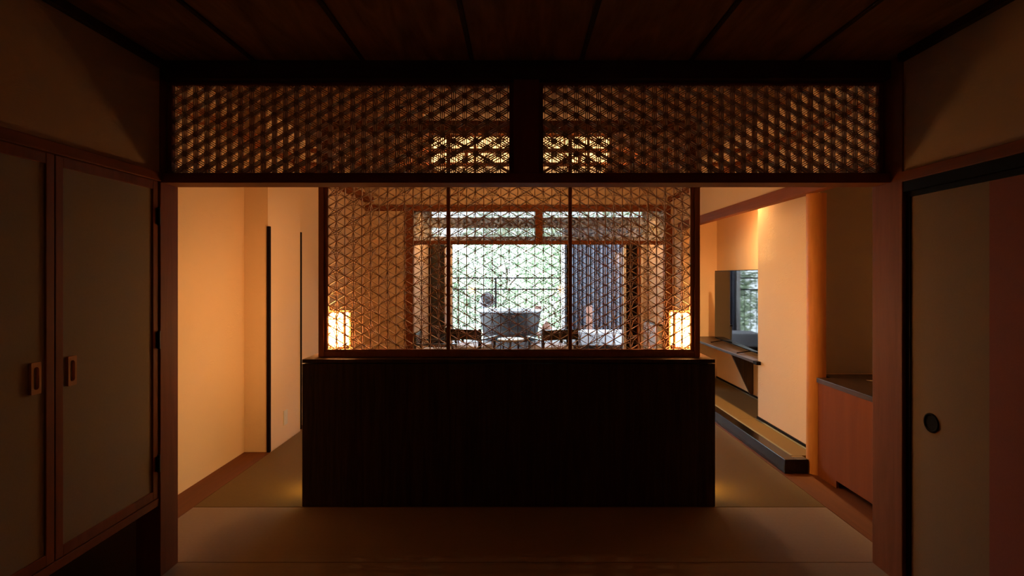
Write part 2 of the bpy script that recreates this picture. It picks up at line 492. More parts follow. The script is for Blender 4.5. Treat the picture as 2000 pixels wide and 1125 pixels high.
# --- closet with two framed cloth doors
cl = thing('closet', 'built-in raised closet with two cloth-panelled wooden doors on the dark left wall', 'closet', (-1.9, 1.9, 0.339))
b = MB()
b.box(-2.30, XL - 0.022, 1.36, D0 - 0.0, 0.339, 0.36)
b.box(-2.30, XL - 0.022, 1.36, D0 - 0.0, 1.84, 1.86)
b.box(-2.30, -2.28, 1.36, D0, 0.36, 1.84)
b.box(-2.28, XL - 0.03, 1.36, 1.38, 0.36, 1.84)
b.build('carcass', HY, cl)
MB().cbox(-1.72, XL, 1.35, D0 - 0.002, 0.339, 0.374, 0.002).build('bottom_rail', HY, cl)
def closet_door(ya, yb, hy, hinge_y):
    x0, x1 = XL - 0.024, XL - 0.001
    z0, z1 = 0.378, 1.861
    fr = MB(); sw = 0.034
    fr.cbox(x0, x1, ya, ya + sw, z0, z1, 0.002); fr.cbox(x0, x1, yb - sw, yb, z0, z1, 0.002)
    fr.cbox(x0, x1, ya + sw, yb - sw, z0, z0 + 0.040, 0.002); fr.cbox(x0, x1, ya + sw, yb - sw, z1 - 0.040, z1, 0.002)
    d = fr.build('door', HZ, cl)
    MB().box(x0 + 0.004, x1 - 0.007, ya + sw - 0.004, yb - sw + 0.004, z0 + 0.036, z1 - 0.036).build('cloth_panel', CLOTH, d)
    # flush pull: plate with a stadium-shaped recess
    h = MB(); xa, xb = x1 - 0.008, x1 + 0.003
    y0, y1, za, zb = hy - 0.019, hy + 0.019, 1.004, 1.115
    r = 0.0105; cz0, cz1 = za + 0.026, zb - 0.026
    loop = [(hy + r * math.cos(a), cz1 + r * math.sin(a)) for a in [PI * i / 10 for i in range(11)]] + \
           [(hy + r * math.cos(a), cz0 + r * math.sin(a)) for a in [PI + PI * i / 10 for i in range(11)]]
    n = len(loop)
    outer = []
    for (yy, zz) in loop:      # project to rectangle
        dy, dz = yy - hy, zz - (za + zb) / 2
        k = min(0.019 / abs(dy) if abs(dy) > 1e-9 else 1e9, (zb - za) / 2 / abs(dz) if abs(dz) > 1e-9 else 1e9)
        outer.append((hy + dy * k, (za + zb) / 2 + dz * k))
    vs = [(xb, p[0], p[1]) for p in outer] + [(xb, p[0], p[1]) for p in loop] + [(xa, p[0], p[1]) for p in loop] + [(xa, p[0], p[1]) for p in outer]
    fs = []
    for i in range(n):
        j = (i + 1) % n
        fs += [(i, j, n + j, n + i), (n + i, n + j, 2 * n + j, 2 * n + i), (3 * n + i, 3 * n + j, j, i)]
    fs.append(tuple(2 * n + i for i in range(n)))
    h.add(vs, fs)
    tag(h.build('handle', PALW, d), 'pale wooden flush pull')
    if hinge_y:
        for (p, q) in ((1.655, 1.74), (1.077, 1.16), (0.50, 0.58)):
            g = MB(); g.lathe(x1 + 0.006, hinge_y, [(0.006, p), (0.006, q)], 10)
            g.box(x1 - 0.001, x1 + 0.002, hinge_y - 0.014, hinge_y, p + 0.006, q - 0.006)
            g.build('hinge', BLKMET, d)
    return d
closet_door(1.925, 2.474, 1.996, 2.470)
closet_door(1.352, 1.921, 1.846, None)

# --- sliding door on the right
dr = thing('door_1', 'sliding papered door in a black frame with round pull on the dark right wall', 'sliding door', (1.785, 1.6, 0), kind='structure')
b = MB(); xa, xb = XR + 0.008, XR + 0.034
b.cbox(xa, xb, 2.378, 2.404, 0.005, 1.80, 0.002); b.cbox(xa, xb, 0.42, 0.446, 0.005, 1.80, 0.002)
b.cbox(xa, xb, 0.446, 2.378, 0.005, 0.03, 0.002); b.cbox(xa, xb, 0.446, 2.378, 1.775, 1.80, 0.002)
b.build('frame', BLKM, dr)
MB().box(xa + 0.006, xb - 0.004, 1.984, 2.379, 0.028, 1.777).build('paper_panel', FUS1, dr)
tag(MB().box(xa + 0.006, xb - 0.004, 0.445, 1.984, 0.028, 1.777).build('paper_panel', FUS2, dr), 'reddish paper half of the door')
b = MB()
prof = [(0.041, 0), (0.041, -0.004), (0.034, -0.005), (0.031, -0.001), (0.0, -0.001)]
rings = [[(xa + 0.006 + o, 2.262 + r * math.cos(2 * PI * i / 28), 0.788 + r * math.sin(2 * PI * i / 28)) for i in range(28)] for r, o in prof[:-1]]
b.loft(rings, cap=False); b.add(rings[-1], [tuple(range(28))])
tag(b.build('pull', BLKM, dr), 'round black recessed pull')

# --- transom lattices
def transom(x0, x1, label):
    z0, z1 = 1.902, 2.345
    t = thing('transom_panel', label, 'transom', ((x0 + x1) / 2, 2.545, z0), 'openwork transoms above the opening')
    fr = MB(); y0, y1 = 2.525, 2.565; wd = 0.020
    fr.cbox(x0, x0 + wd, y0, y1, z0, z1, 0.002); fr.cbox(x1 - wd, x1, y0, y1, z0, z1, 0.002)
    fr.cbox(x0 + wd, x1 - wd, y0, y1, z1 - 0.012, z1, 0.002); fr.cbox(x0 + wd, x1 - wd, y0, y1, z0, z0 + 0.010, 0.002)
    fr.build('frame', HX, t)
    a0, a1, c0, c1 = x0 + wd, x1 - wd, z0 + 0.010, z1 - 0.012
    s = 0.0624; cw = s * math.sqrt(3) / 2
    off = 0.0087; m = MB(); tk = 0.0029
    nx = round((a1 - a0) / cw); cw = (a1 - a0) / nx; s = cw / (math.sqrt(3) / 2)
    for k in range(-1, nx + 2):
        for o in (-off, 0, off):
            x = a0 + k * cw + o
            if a0 < x < a1: m.bar((x, c0), (x, c1), tk, 2.536, 2.552)
    sl = math.tan(PI / 6); zb = c0
    span = (a1 - a0) * sl
    for sg in (1, -1):
        for k in range(-int(span / s) - 12, int(span / s) + 20):
            for o in (-off, 0, off):
                zz = zb + k * s + o / math.cos(PI / 6)
                xr = a0
                p = clip((xr - 0.0, zz), (xr + (a1 - a0), zz + sg * span), a0, a1, c0, c1)
                if p: m.bar(p[0], p[1], tk, 2.5362 + 0.0003 * sg, 2.5518 + 0.0003 * sg)
    m.build('lattice', LAT, t)
transom(-1.683, -0.024, 'openwork hexagonal wooden transom left of the dark centre post above the opening')
transom(0.097, 1.748, 'openwork hexagonal wooden transom right of the dark centre post above the opening')

# ================================================================== CABINET, SCREEN, LANTERNS
cb = thing('cabinet', 'long low dark walnut headboard cabinet standing on the tatami under the lattice screen', 'cabinet', (-0.06, 3.42, 0))
CX0, CX1 = -1.329, 1.206
b = MB(); b.box(CX0 + 0.006, CX1 - 0.006, 3.245, 3.60, 0, 0.876)
b.build('body', WALN, cb)
MB().cbox(CX0, CX1, 3.236, 3.61, 0.883, 0.905, 0.002).build('top', WALN, cb)
MB().cbox(CX0, CX1, 3.236, 3.2455, 0.002, 0.877, 0.0015).build('front_panel', WALN, cb)
for sx, x in ((-1, CX0 + 0.05), (1, CX1 - 0.05)):
    xs = CX0 + 0.002 if sx < 0 else CX1 - 0.002
    MB().box(xs - 0.004, xs + 0.004, 3.47, 3.56, 0.09, 0.15).build('foot_light', FOOT, cb)

YS0, YS1 = 3.33, 3.375
SX0, SX1 = -1.264, 1.1445
scn = thing('lattice_screen', 'tall three-panel wooden lattice screen with star pattern standing on the dark cabinet', 'screen', (-0.06, 3.35, 0.905))
SB, ST = 0.951, 2.325
MB().cbox(SX0, SX1, YS0, YS1, 0.905, SB - 0.012, 0.003).build('bottom_rail', SCRW, scn)
MB().cbox(SX0, SX1, YS0, YS1, ST + 0.008, 2.40, 0.003).build('top_rail', SCRW, scn)
for x in (SX0, SX1 - 0.034):
    MB().cbox(x, x + 0.034, YS0 - 0.004, YS1 + 0.004, 0.9055, 2.41, 0.003).build('stile', SCRW, scn)
P0 = SX0 + 0.052; P1 = SX1 - 0.052
b = MB()   # slim inner bead around the three panels
b.cbox(P0 - 0.018, P0, YS0 + 0.006, YS1 - 0.006, SB - 0.012, ST + 0.008, 0.002)
b.cbox(P1, P1 + 0.018, YS0 + 0.006, YS1 - 0.006, SB - 0.012, ST + 0.008, 0.002)
b.cbox(P0, P1, YS0 + 0.006, YS1 - 0.006, SB - 0.012, SB, 0.002)
b.cbox(P0, P1, YS0 + 0.006, YS1 - 0.006, ST, ST + 0.008, 0.002)
b.build('inner_frame', SCRW, scn)
PW = (P1 - P0 - 2 * 0.016) / 3
for k in (1, 2):
    x = P0 + k * PW + (k - 1) * 0.016
    MB().cbox(x, x + 0.016, YS0 + 0.006, YS1 - 0.006, SB, ST, 0.001).build('mullion', SCRW, scn)
def star_panel(x0):
    x1 = x0 + PW
    cw = PW / 14; s = cw / (math.sqrt(3) / 2)
    ya, yb = YS0 + 0.014, YS0 + 0.034
    m = MB(); t = 0.0042
    for k in range(0, 15):
        x = min(max(x0 + k * cw, x0 + 0.002), x1 - 0.002)
        m.bar((x, SB), (x, ST), t if k % 2 == 0 else 0.0034, ya, yb)
    span = 14 * s / 2
    for sg in (1, -1):
        for k in range(-10, 34):
            # nodes: even columns at half rows
            zz = SB + (k + 0.5) * s
            p = clip((x0, zz), (x1, zz + sg * span), x0, x1, SB, ST)
            if p: m.bar(p[0], p[1], 0.0038, ya + 0.0004 * sg, yb + 0.0004 * sg)
    ia, ib = ya + 0.002, yb - 0.006
    for c in range(1, 14, 2):
        r0 = 0 if ((c - 1) // 2) % 2 == 0 else 1
        for r in range(r0, 24, 2):
            cx, cz = x0 + c * cw, SB + r * s
            for i in range(6):
                def pt(deg, rad): return (cx + s * rad * math.sin(math.radians(deg)), cz + s * rad * math.cos(math.radians(deg)))
                a0 = 60 * i
                pts = [pt(a0, 0.97), pt(a0 + 23, 0.45), pt(a0 + 60, 0.28), pt(a0 + 97, 0.45), pt(a0 + 120, 0.97)]
                for q in range(4):
                    p = clip(pts[q], pts[q + 1], x0, x1, SB, ST)
                    if p: m.bar(p[0], p[1], 0.0023, ia + 0.0003 * i, ib)
    m.build('lattice_panel', LAT, scn)
for k in range(3):
    star_panel(P0 + k * (PW + 0.016))

def lantern(x0, x1, inner, label):
    y0, y1 = 3.42, 3.545; z0 = 0.905; z1 = 1.185
    t = thing('table_lantern', label, 'lamp', ((x0 + x1) / 2, (y0 + y1) / 2, z0), 'lanterns on the cabinet')
    b = MB(); b.cbox(x0, x1, y0, y1, z0, z0 + 0.018, 0.002); b.build('base', LAMPW, t)
    b = MB(); p = 0.008
    for x in (x0, x1 - p):
        for y in (y0, y1 - p): b.box(x, x + p, y, y + p, z0 + 0.018, z1)
    for z in (z0 + 0.045, z1 - 0.052, z1 - 0.008):
        for y in (y0, y1 - p): b.box(x0, x1, y + 0.001, y + p - 0.001, z, z + 0.007)
        for x in (x0, x1 - p): b.box(x + 0.001, x + p - 0.001, y0, y1, z, z + 0.007)
    # scalloped openwork under the top rim
    for y in (y0 + 0.001, y1 - 0.004):
        n = 5; wd = (x1 - x0) / n
        for k in range(n):
            c = x0 + (k + 0.5) * wd
            q = [(c - wd / 2 + wd * j / 6, z1 - 0.046 + 0.034 * math.sin(PI * j / 6)) for j in range(7)]
            for j in range(6): b.bar(q[j], q[j + 1], 0.0035, y, y + 0.003)
    b.build('frame', LAMPW, t)
    b = MB(); b.box(x0 + 0.010, x1 - 0.010, y0 + 0.010, y1 - 0.010, z0 + 0.050, z1 - 0.012)
    tag(b.build('paper_shade', PAPER, t), 'glowing white paper shade')
lantern(-1.284, -1.129, 1, 'glowing square paper lantern on the left end of the cabinet behind the screen')
lantern(1.010, 1.165, -1, 'glowing square paper lantern on the right end of the cabinet behind the screen')

# ================================================================== PENDANT LAMP
pn = thing('pendant_lamp', 'large square wood-framed paper ceiling lamp glowing behind the transoms', 'ceiling lamp', (0.01, 5.55, ZF))
px0, px1, py0, py1, pz0, pz1 = -0.82, 0.84, 4.80, 5.75, 2.415, 2.695
MB().box(px0 + 0.015, px1 - 0.015, py0 + 0.015, py1 - 0.015, pz0 + 0.02, pz1 - 0.005).build('paper_shade', PAPER2, pn)
MB().box(px0 + 0.03, px1 - 0.03, py0 + 0.03, py1 - 0.03, pz0 + 0.008, pz0 + 0.019).build('base_panel', PAPER3, pn)
b = MB()
for z in (pz0, pz1 - 0.01):
    b.box(px0, px1, py0, py0 + 0.02, z, z + 0.022); b.box(px0, px1, py1 - 0.02, py1, z, z + 0.022)
    b.box(px0, px0 + 0.02, py0 + 0.02, py1 - 0.02, z, z + 0.022); b.box(px1 - 0.02, px1, py0 + 0.02, py1 - 0.02, z, z + 0.022)
for i in range(5):
    x = px0 + 0.01 + i * (px1 - px0 - 0.02) / 4
    b.box(x - 0.006, x + 0.006, py0 + 0.002, py0 + 0.014, pz0 + 0.02, pz1)
    b.box(x - 0.006, x + 0.006, py1 - 0.014, py1 - 0.002, pz0 + 0.02, pz1)
b.build('frame', LAMPW, pn)
MB().box(px0 + 0.2, px1 - 0.2, py0 + 0.2, py1 - 0.2, pz1 - 0.005, ZF).build('ceiling_mount', LAMPW, pn)

# ================================================================== FAR ROOM, RIGHT SIDE
# round pillar
b = MB(); prof = [(0.066 - 0.004 * math.sin(i / 12 * PI), z) for i, z in enumerate([i * 2.008 / 12 for i in range(13)])]
b.lathe(2.147, 3.805, prof, 36)
tag(b.build('alcove_pillar', LOG), 'round polished orange log pillar at the corner of the alcove', 'pillar', kind='structure')

# counter cabinet in niche
ct = thing('counter_cabinet', 'orange-brown wooden cabinet with dark worktop in the niche behind the right pillar', 'cabinet', (2.4, 3.2, 0))
b = MB(); b.box(2.132, 2.685, 2.65, 3.72, 0.06, 0.66)
b.build('body', COUNT, ct)
b = MB()   # front board with a notch over the toe space
ya, yb = 2.65, 3.735
vs2 = [(ya, 0.05), (3.52, 0.05), (3.52, 0.0), (yb, 0.0), (yb, 0.66), (ya, 0.66)]
n = len(vs2)
b.add([(2.12, y, z) for y, z in vs2] + [(2.135, y, z) for y, z in vs2],
      [tuple(range(n)), tuple(range(2 * n - 1, n - 1, -1))] + [(i, n + i, n + (i + 1) % n, (i + 1) % n) for i in range(n)])
b.build('front_panel', COUNT, ct)
MB().box(2.20, 2.22, 2.65, 3.52, 0.0, 0.06).build('toe_kick', BLKM, ct)
MB().cbox(2.112, 2.695, 2.64, 3.86 - 0.12 + 0.0, 0.662, 0.695, 0.002).build('worktop', WALNY, ct)
MB().box(2.215, 2.69, 3.739, 3.868, 0.662, 0.695).build('worktop_end', WALNY, ct)
b = MB(); b.add([(2.40, 3.64, 0.6965), (2.56, 3.60, 0.6965), (2.55, 3.50, 0.6965), (2.46, 3.52, 0.6965)] + [(2.40, 3.64, 0.6985), (2.56, 3.60, 0.6985), (2.55, 3.50, 0.6985), (2.46, 3.52, 0.6985)],
      [(3, 2, 1, 0), (4, 5, 6, 7), (0, 1, 5, 4), (1, 2, 6, 5), (2, 3, 7, 6), (3, 0, 4, 7)])
tag(b.build('paper_card', CARD), 'small cream paper card lying on the dark worktop in the niche', 'card')

# alcove platform
ap = thing('alcove_platform', 'raised tatami alcove platform with shiny black edge beam on the right', 'platform', (2.2, 5.3, 0))
b = MB(); b.cbox(1.908, 1.992, 3.779, 6.805, 0, 0.10, 0.003)
b.build('edge_beam', BLK, ap)
MB().cbox(1.992, 2.077, 3.779, 3.83, 0, 0.10, 0.002).build('edge_beam', BLK, ap)
b = MB(); b.box(1.994, 2.078, 3.832, 3.872, 0.0, 0.098)
b.box(1.994, 2.205, 3.874, 4.87, 0.0, 0.098); b.box(1.994, 2.555, 4.872, 6.805, 0.0, 0.098)
b.build('tatami', TAT1, ap)
b = MB(); b.box(1.994, 2.012, 3.874, 6.80, 0.098, 0.1005); b.box(2.180, 2.197, 3.95, 4.87, 0.098, 0.1005); b.box(2.53, 2.547, 4.88, 6.80, 0.098, 0.1005)
b.build('cloth_border', HERI, ap)

# shelf with bracket
sh = thing('wall_shelf', 'long dark wooden shelf on a triangular bracket below the television', 'shelf', (2.37, 5.8, 0.6))
MB().cbox(2.18, 2.558, 4.875, 6.808, 0.605, 0.632, 0.002).build('board', WALNY, sh)
MB().cbox(2.165, 2.205, 4.80, 4.873, 0.603, 0.634, 0.002).build('board_end', BLKM, sh)
b = MB()
tri = [(2.558, 0.604), (2.30, 0.604), (2.525, 0.125), (2.558, 0.125)]
b.add([(x, 5.745, z) for x, z in tri] + [(x, 5.775, z) for x, z in tri], [(0, 1, 2, 3), (7, 6, 5, 4), (0, 4, 5, 1), (1, 5, 6, 2), (2, 6, 7, 3), (3, 7, 4, 0)])
b.build('bracket', WALN, sh)

# television
tv = thing('television', 'large black flat television on the dark alcove shelf, reflecting the garden', 'television', (0, 0, 0))
A = Vector((2.385, 6.42)); B = Vector((2.301, 4.985))
dv = (B - A); Wt = dv.length
ang = math.atan2(dv.y, dv.x)
def tvbox(name, u0, u1, n0, n1, z0, z1, m, c=0.0):
    b = MB()
    (b.cbox(u0, u1, n0, n1, z0, z1, c) if c else b.box(u0, u1, n0, n1, z0, z1))
    return b.build(name, m, tv)
tv.location = (A.x, A.y, 0.632); tv.rotation_euler = (0, 0, ang)
# local: u along screen towards the viewer, n negative = towards room
tvbox('housing', 0.0, Wt, 0.004, 0.03, 0.028, 0.845, BLKM, 0.002)
tvbox('display', 0.006, Wt - 0.006, 0.001, 0.0045, 0.040, 0.838, SCREENM)
tvbox('rear_box', 0.3, Wt - 0.3, 0.03, 0.07, 0.10, 0.5, BLKM, 0.004)
for u in (0.28, Wt - 0.30):
    b = MB()
    b.beam((u, 0.015, 0.032), (u - 0.03, -0.12, 0.006), 0.012, 0.010)
    b.beam((u, 0.015, 0.032), (u + 0.03, 0.14, 0.006), 0.012, 0.010)
    b.build('foot', BLKM, tv)

# downlight in alcove soffit
dl = thing('downlight', 'small recessed spotlight in the alcove soffit behind the beam', 'spotlight', (2.165, 5.08, 2.40))
b = MB(); b.lathe(2.165, 5.08, [(0.045, 2.394), (0.045, 2.3995)], 24); b.build('ring', WHITEP, dl)
b = MB(); b.lathe(2.165, 5.08, [(0.034, 2.391), (0.034, 2.3935)], 24); b.build('lens', SPOTL, dl)
ld = bpy.data.lights.new('downlight_beam', 'SPOT'); ld.energy = 230; ld.color = (1, 0.62, 0.25); ld.spot_size = math.radians(150); ld.spot_blend = 0.9; ld.shadow_soft_size = 0.03
lo = bpy.data.objects.new('downlight_beam', ld); COL.objects.link(lo); lo.location = (2.165, 5.08, 2.385)

for X, lb in ((-0.75, 'added unseen fill spotlight in the board ceiling left of the centre post, behind the screen'), (0.85, 'added unseen fill spotlight in the board ceiling right of the centre post, behind the screen')):
    d = thing('downlight', lb, 'spotlight', (X, 4.35, ZF))  # invented spots, added to brighten the bed bay; lens kept dim
    b = MB(); b.lathe(X, 4.35, [(0.045, ZF - 0.006), (0.045, ZF - 0.0005)], 24); b.build('ring', LAMPW, d)
    b = MB(); b.lathe(X, 4.35, [(0.032, ZF - 0.009), (0.032, ZF - 0.0065)], 24); b.build('lens', SPOTD, d)
    l2 = bpy.data.lights.new('bed_fill_beam', 'SPOT'); l2.energy = 50; l2.color = (1, 0.56, 0.26); l2.spot_size = math.radians(140); l2.spot_blend = 0.8; l2.shadow_soft_size = 0.03
    o2 = bpy.data.objects.new('bed_fill_beam', l2); COL.objects.link(o2); o2.location = (X, 4.35, ZF - 0.014)

# wall socket
so = thing('wall_socket', 'white wall socket plate low on the left plaster wall by the black strip', 'socket', (-2.017, 4.556, 0.133))
MB().cbox(-2.017, -2.010, 4.521, 4.591, 0.133, 0.257, 0.002).build('plate', WHITEP, so)
b = MB()
for z in (0.165, 0.205): b.box(-2.0105, -2.0088, 4.545, 4.567, z, z + 0.022)
b.build('outlet', WHITEP, so)

# ================================================================== VERANDA
wt = thing('window_1', 'figured glass transom with centre post over the veranda opening', 'window', (0.28, DE + 0.05, 1.895), kind='structure')
MB().box(-1.447, 0.230, DE + 0.045, DE + 0.05, 1.895, 2.30).build('pane', FIG, wt)
MB().box(0.328, 2.0, DE + 0.045, DE + 0.05, 1.895, 2.30).build('pane', FIG, wt)

wn = thing('window_2', 'black-framed sliding glass doors opening to the bath deck', 'window', (0.25, DW, 0), kind='structure')
b = MB()
b.cbox(-1.447, -1.405, DW - 0.04, DW + 0.05, 0, 2.5, 0.002)
b.cbox(1.73, 1.90, DW - 0.03, DW + 0.04, 0, 1.98, 0.002)
b.cbox(0.77, 0.80, DW - 0.02, DW + 0.03, 0.04, 1.98, 0.002)
b.cbox(-1.405, 2.0, DW - 0.04, DW + 0.05, 0, 0.04, 0.002)
b.build('frame', BLKM, wn)
b = MB(); b.cbox(1.90, 1.96, DW - 0.05, DW + 0.05, 0.04, 1.98, 0.002); b.build('jamb', HZ, wn)
b = MB(); b.cbox(1.96, 1.998, DW - 0.05, DW + 0.05, 0.04, 1.98, 0.002)
b.cbox(1.685, 1.73, DW - 0.02, DW + 0.03, 0.04, 1.98, 0.002); b.cbox(-1.19, -1.165, DW - 0.02, DW + 0.03, 0.04, 1.98, 0.002)
b.cbox(-1.14, -1.065, DW - 0.02, DW + 0.03, 0.04, 1.98, 0.002)
tag(b.build('sash', SILV, wn), 'pale sash bars')
b = MB(); b.cbox(-1.405, 2.0, DW - 0.04, DW + 0.05, 1.98, 2.047, 0.002); b.cbox(-1.405, 2.0, DW - 0.04, DW + 0.05, 2.19, 2.35, 0.002)
b.build('header', HX, wn)
MB().box(-1.405, -1.19, DW - 0.015, DW - 0.010, 0.04, 1.98).build('pane', plain('dark_glass', (0.02, 0.02, 0.022), 0.05), wn)
MB().box(-1.065, 0.77, DW, DW + 0.005, 0.04, 1.98).build('pane', GLASS, wn)
MB().box(0.80, 1.685, DW, DW + 0.005, 0.04, 1.98).build('pane', GLASS, wn)
MB().box(-1.405, 2.0, DW, DW + 0.005, 2.047, 2.19).build('pane', GLASS, wn)
MB().box(-1.405, 2.0, DW, DW + 0.005, 2.35, 2.5).build('pane', GLASS, wn)

lc = thing('low_cabinet', 'slim low white cabinet standing along the right veranda wall', 'cabinet', (1.96, 7.73, 0))
MB().cbox(1.93, 1.997, 7.34, 8.15, 0.0, 0.715, 0.003).build('body', WHITED, lc)
MB().cbox(1.925, 1.998, 7.335, 8.155, 0.716, 0.737, 0.002).build('top', WALN, lc)
b = MB()
for y in (7.36, 7.757): b.box(1.926, 1.9302, y, y + 0.378, 0.03, 0.70)
b.build('door', WHITED, lc)
def chair(loc, rot, label):
    t = thing('lounge_chair', label, 'chair', (0, 0, 0), 'veranda chairs')
    # local frame: chair faces +Y
    w2 = 0.27
    b = MB(); b.cbox(-w2, w2, -0.26, -0.225, 0.50, 0.645, 0.008); b.build('backrest', DWOOD, t)
    for sx in (-1, 1):
        b = MB(); b.beam((sx * w2, -0.245, 0), (sx * w2, -0.245, 0.66), 0.035, 0.035); b.build('leg', DWOOD, t)
        b = MB(); b.beam((sx * w2, 0.27, 0), (sx * w2, 0.25, 0.49), 0.03, 0.03); b.build('leg', DWOOD, t)
        b = MB(); b.cbox(sx * w2 - 0.025, sx * w2 + 0.025, -0.23, 0.31, 0.49, 0.512, 0.006); b.build('armrest', DWOOD, t)
    b = MB(); b.cbox(-w2 + 0.02, w2 - 0.02, -0.22, 0.26, 0.25, 0.28, 0.004); b.build('seat_frame', DWOOD, t)
    b = MB(); b.cbox(-w2 + 0.025, w2 - 0.025, -0.215, 0.27, 0.281, 0.40, 0.025); b.build('seat_cushion', CUSHC, t)
    t.location = loc; t.rotation_euler = (0, 0, rot)
    return t
chair((-0.71, 7.82, 0), math.radians(-22), 'dark wooden low armchair with white cushion, left of the small round table')
chair((0.50, 7.75, 0), math.radians(22), 'dark wooden low armchair with white cushion, right of the small round table')
chair((-1.14, 7.27, 0), math.radians(-88), 'dark wooden low armchair turned sideways against the left veranda wall')
rt = thing('side_table', 'small round white-topped table between the two veranda armchairs', 'table', (-0.12, 7.97, 0))
b = MB(); b.lathe(-0.12, 7.97, [(0.185, 0.44), (0.20, 0.446), (0.20, 0.462), (0.195, 0.466)], 36); b.build('tabletop', TABT, rt)
for a in (0.5, 2.6, 4.7):
    b = MB(); b.beam((-0.12 + 0.17 * math.cos(a), 7.97 + 0.17 * math.sin(a), 0), (-0.12 + 0.12 * math.cos(a), 7.97 + 0.12 * math.sin(a), 0.44), 0.022, 0.022); b.build('leg', DWOOD, rt)

for X, lb in ((-1.20, 'small recessed spotlight in the veranda ceiling by the left side wall'), (1.72, 'small recessed spotlight in the veranda ceiling by the right side wall')):
    d = thing('downlight', lb, 'spotlight', (X, 7.75, 2.50))
    b = MB(); b.lathe(X, 7.75, [(0.045, 2.494), (0.045, 2.4995)], 24); b.build('ring', WHITEP, d)
    b = MB(); b.lathe(X, 7.75, [(0.034, 2.491), (0.034, 2.4935)], 24); b.build('lens', SPOTL, d)
    l2 = bpy.data.lights.new('veranda_beam', 'SPOT'); l2.energy = 62; l2.color = (1, 0.52, 0.2); l2.spot_size = math.radians(140); l2.spot_blend = 0.9; l2.shadow_soft_size = 0.03
    o2 = bpy.data.objects.new('veranda_beam', l2); COL.objects.link(o2); o2.location = (X, 7.75, 2.485)

# ================================================================== DECK AND GARDEN
struct('floor.003', MB().box(-4.5, 4.5, DW + 0.1, 11.7, -0.12, -0.01), STONE)
tag(MB().box(-3.2, 4.0, DE + 0.1, 10.3, 2.76, 2.84).build('ceiling.004', ROOFM), None, None, None, 'structure')
tag(MB().box(-12, 12, 11.7, 24, -1.3, -1.2).build('ground', SOIL), None, None, None, 'structure')

tb = thing('bathtub', 'freestanding oval soaking tub with white rim and grey sides on the deck', 'bathtub', (-0.16, 9.95, 0))
def ring(cx, cy, a, bb, z, n=40):
    return [(cx + a * math.cos(2 * PI * i / n), cy + bb * math.sin(2 * PI * i / n), z) for i in range(n)]
tc = (-0.16, 9.95)
b = MB(); b.loft([ring(*tc, 0.44, 0.30, 0.20), ring(*tc, 0.49, 0.33, 0.22), ring(*tc, 0.54, 0.36, 0.45), ring(*tc, 0.585, 0.385, 0.735)], True)
b.build('shell', TUBG, tb)
b = MB(); b.loft([ring(*tc, 0.585, 0.385, 0.737), ring(*tc, 0.61, 0.41, 0.745), ring(*tc, 0.61, 0.41, 0.775), ring(*tc, 0.595, 0.395, 0.785), ring(*tc, 0.56, 0.36, 0.78), ring(*tc, 0.545, 0.345, 0.75)], False)
b.build('rim', TUBW, tb)
b = MB(); b.loft([ring(*tc, 0.54, 0.34, 0.752), ring(*tc, 0.50, 0.31, 0.74)], True); b.build('water', plain('water', (0.35, 0.42, 0.5), 0.05), tb)
b = MB(); b.cbox(tc[0] - 0.5, tc[0] + 0.5, 9.6, 10.3, -0.005, 0.199, 0.01); b.build('plinth', STONE, tb)
t = MB().cbox(0.31, 0.43, 9.88, 9.98, 0.786, 0.845, 0.01).build('bath_pillow', PINKW); tag(t, 'small brown headrest block on the right end of the tub rim', 'headrest')
bk = thing('washing_bucket', 'grey round wash bucket tipped on its side on the tub rim', 'bucket', (0, 0, 0))
b = MB(); b.lathe(0, 0, [(0.09, -0.11), (0.10, -0.10), (0.14, 0.10), (0.125, 0.10), (0.09, -0.08)], 28, True); b.build('bowl', plain('bucket_grey', (0.42, 0.42, 0.45), 0.4), bk)
b = MB(); b.lathe(0, 0, [(0.142, 0.082), (0.148, 0.088), (0.148, 0.104), (0.142, 0.108)], 28, False); b.build('band', BLKMET, bk)
bk.location = (-0.62, 9.95, 0.93); bk.rotation_euler = (math.radians(62), 0, math.radians(35))
st = thing('stool', 'small wooden stool with folded white towel between tub and right armchair', 'stool', (0.47, 9.45, 0))
MB().cbox(0.33, 0.61, 9.33, 9.57, 0.36, 0.39, 0.004).build('seat', PINKW, st)
for sx in (0.36, 0.58):
    for sy in (9.36, 9.54):
        MB().box(sx - 0.015, sx + 0.015, sy - 0.015, sy + 0.015, -0.01, 0.36).build('leg', PINKW, st)
tag(MB().cbox(0.36, 0.60, 9.35, 9.55, 0.391, 0.46, 0.02).build('towel', TURQ), 'folded white towel on the small deck stool', 'towel')
b = MB(); b.lathe(0.50, 9.45, [(0.10, 0.461), (0.085, 0.50), (0.03, 0.58), (0.0, 0.60)], 20)
tag(b.build('wooden_scoop', PINKW), 'brown cone-shaped wooden scoop lying on the folded towel', 'scoop')

db = thing('daybed', 'long white cushioned bench on dark base against the blue-grey slat fence', 'bench', (1.45, 9.6, 0))
MB().cbox(0.86, 2.05, 9.35, 9.95, -0.01, 0.17, 0.006).build('base', BLKM, db)
MB().cbox(0.87, 2.04, 9.36, 9.94, 0.171, 0.404, 0.03).build('cushion', CUSH, db)
pk = MB().cbox(1.33, 1.44, 10.30, 10.41, -0.01, 0.83, 0.006).build('bollard_post', PINKW)
tag(pk, 'short pinkish wooden post in front of the blue-grey slat fence', 'post')
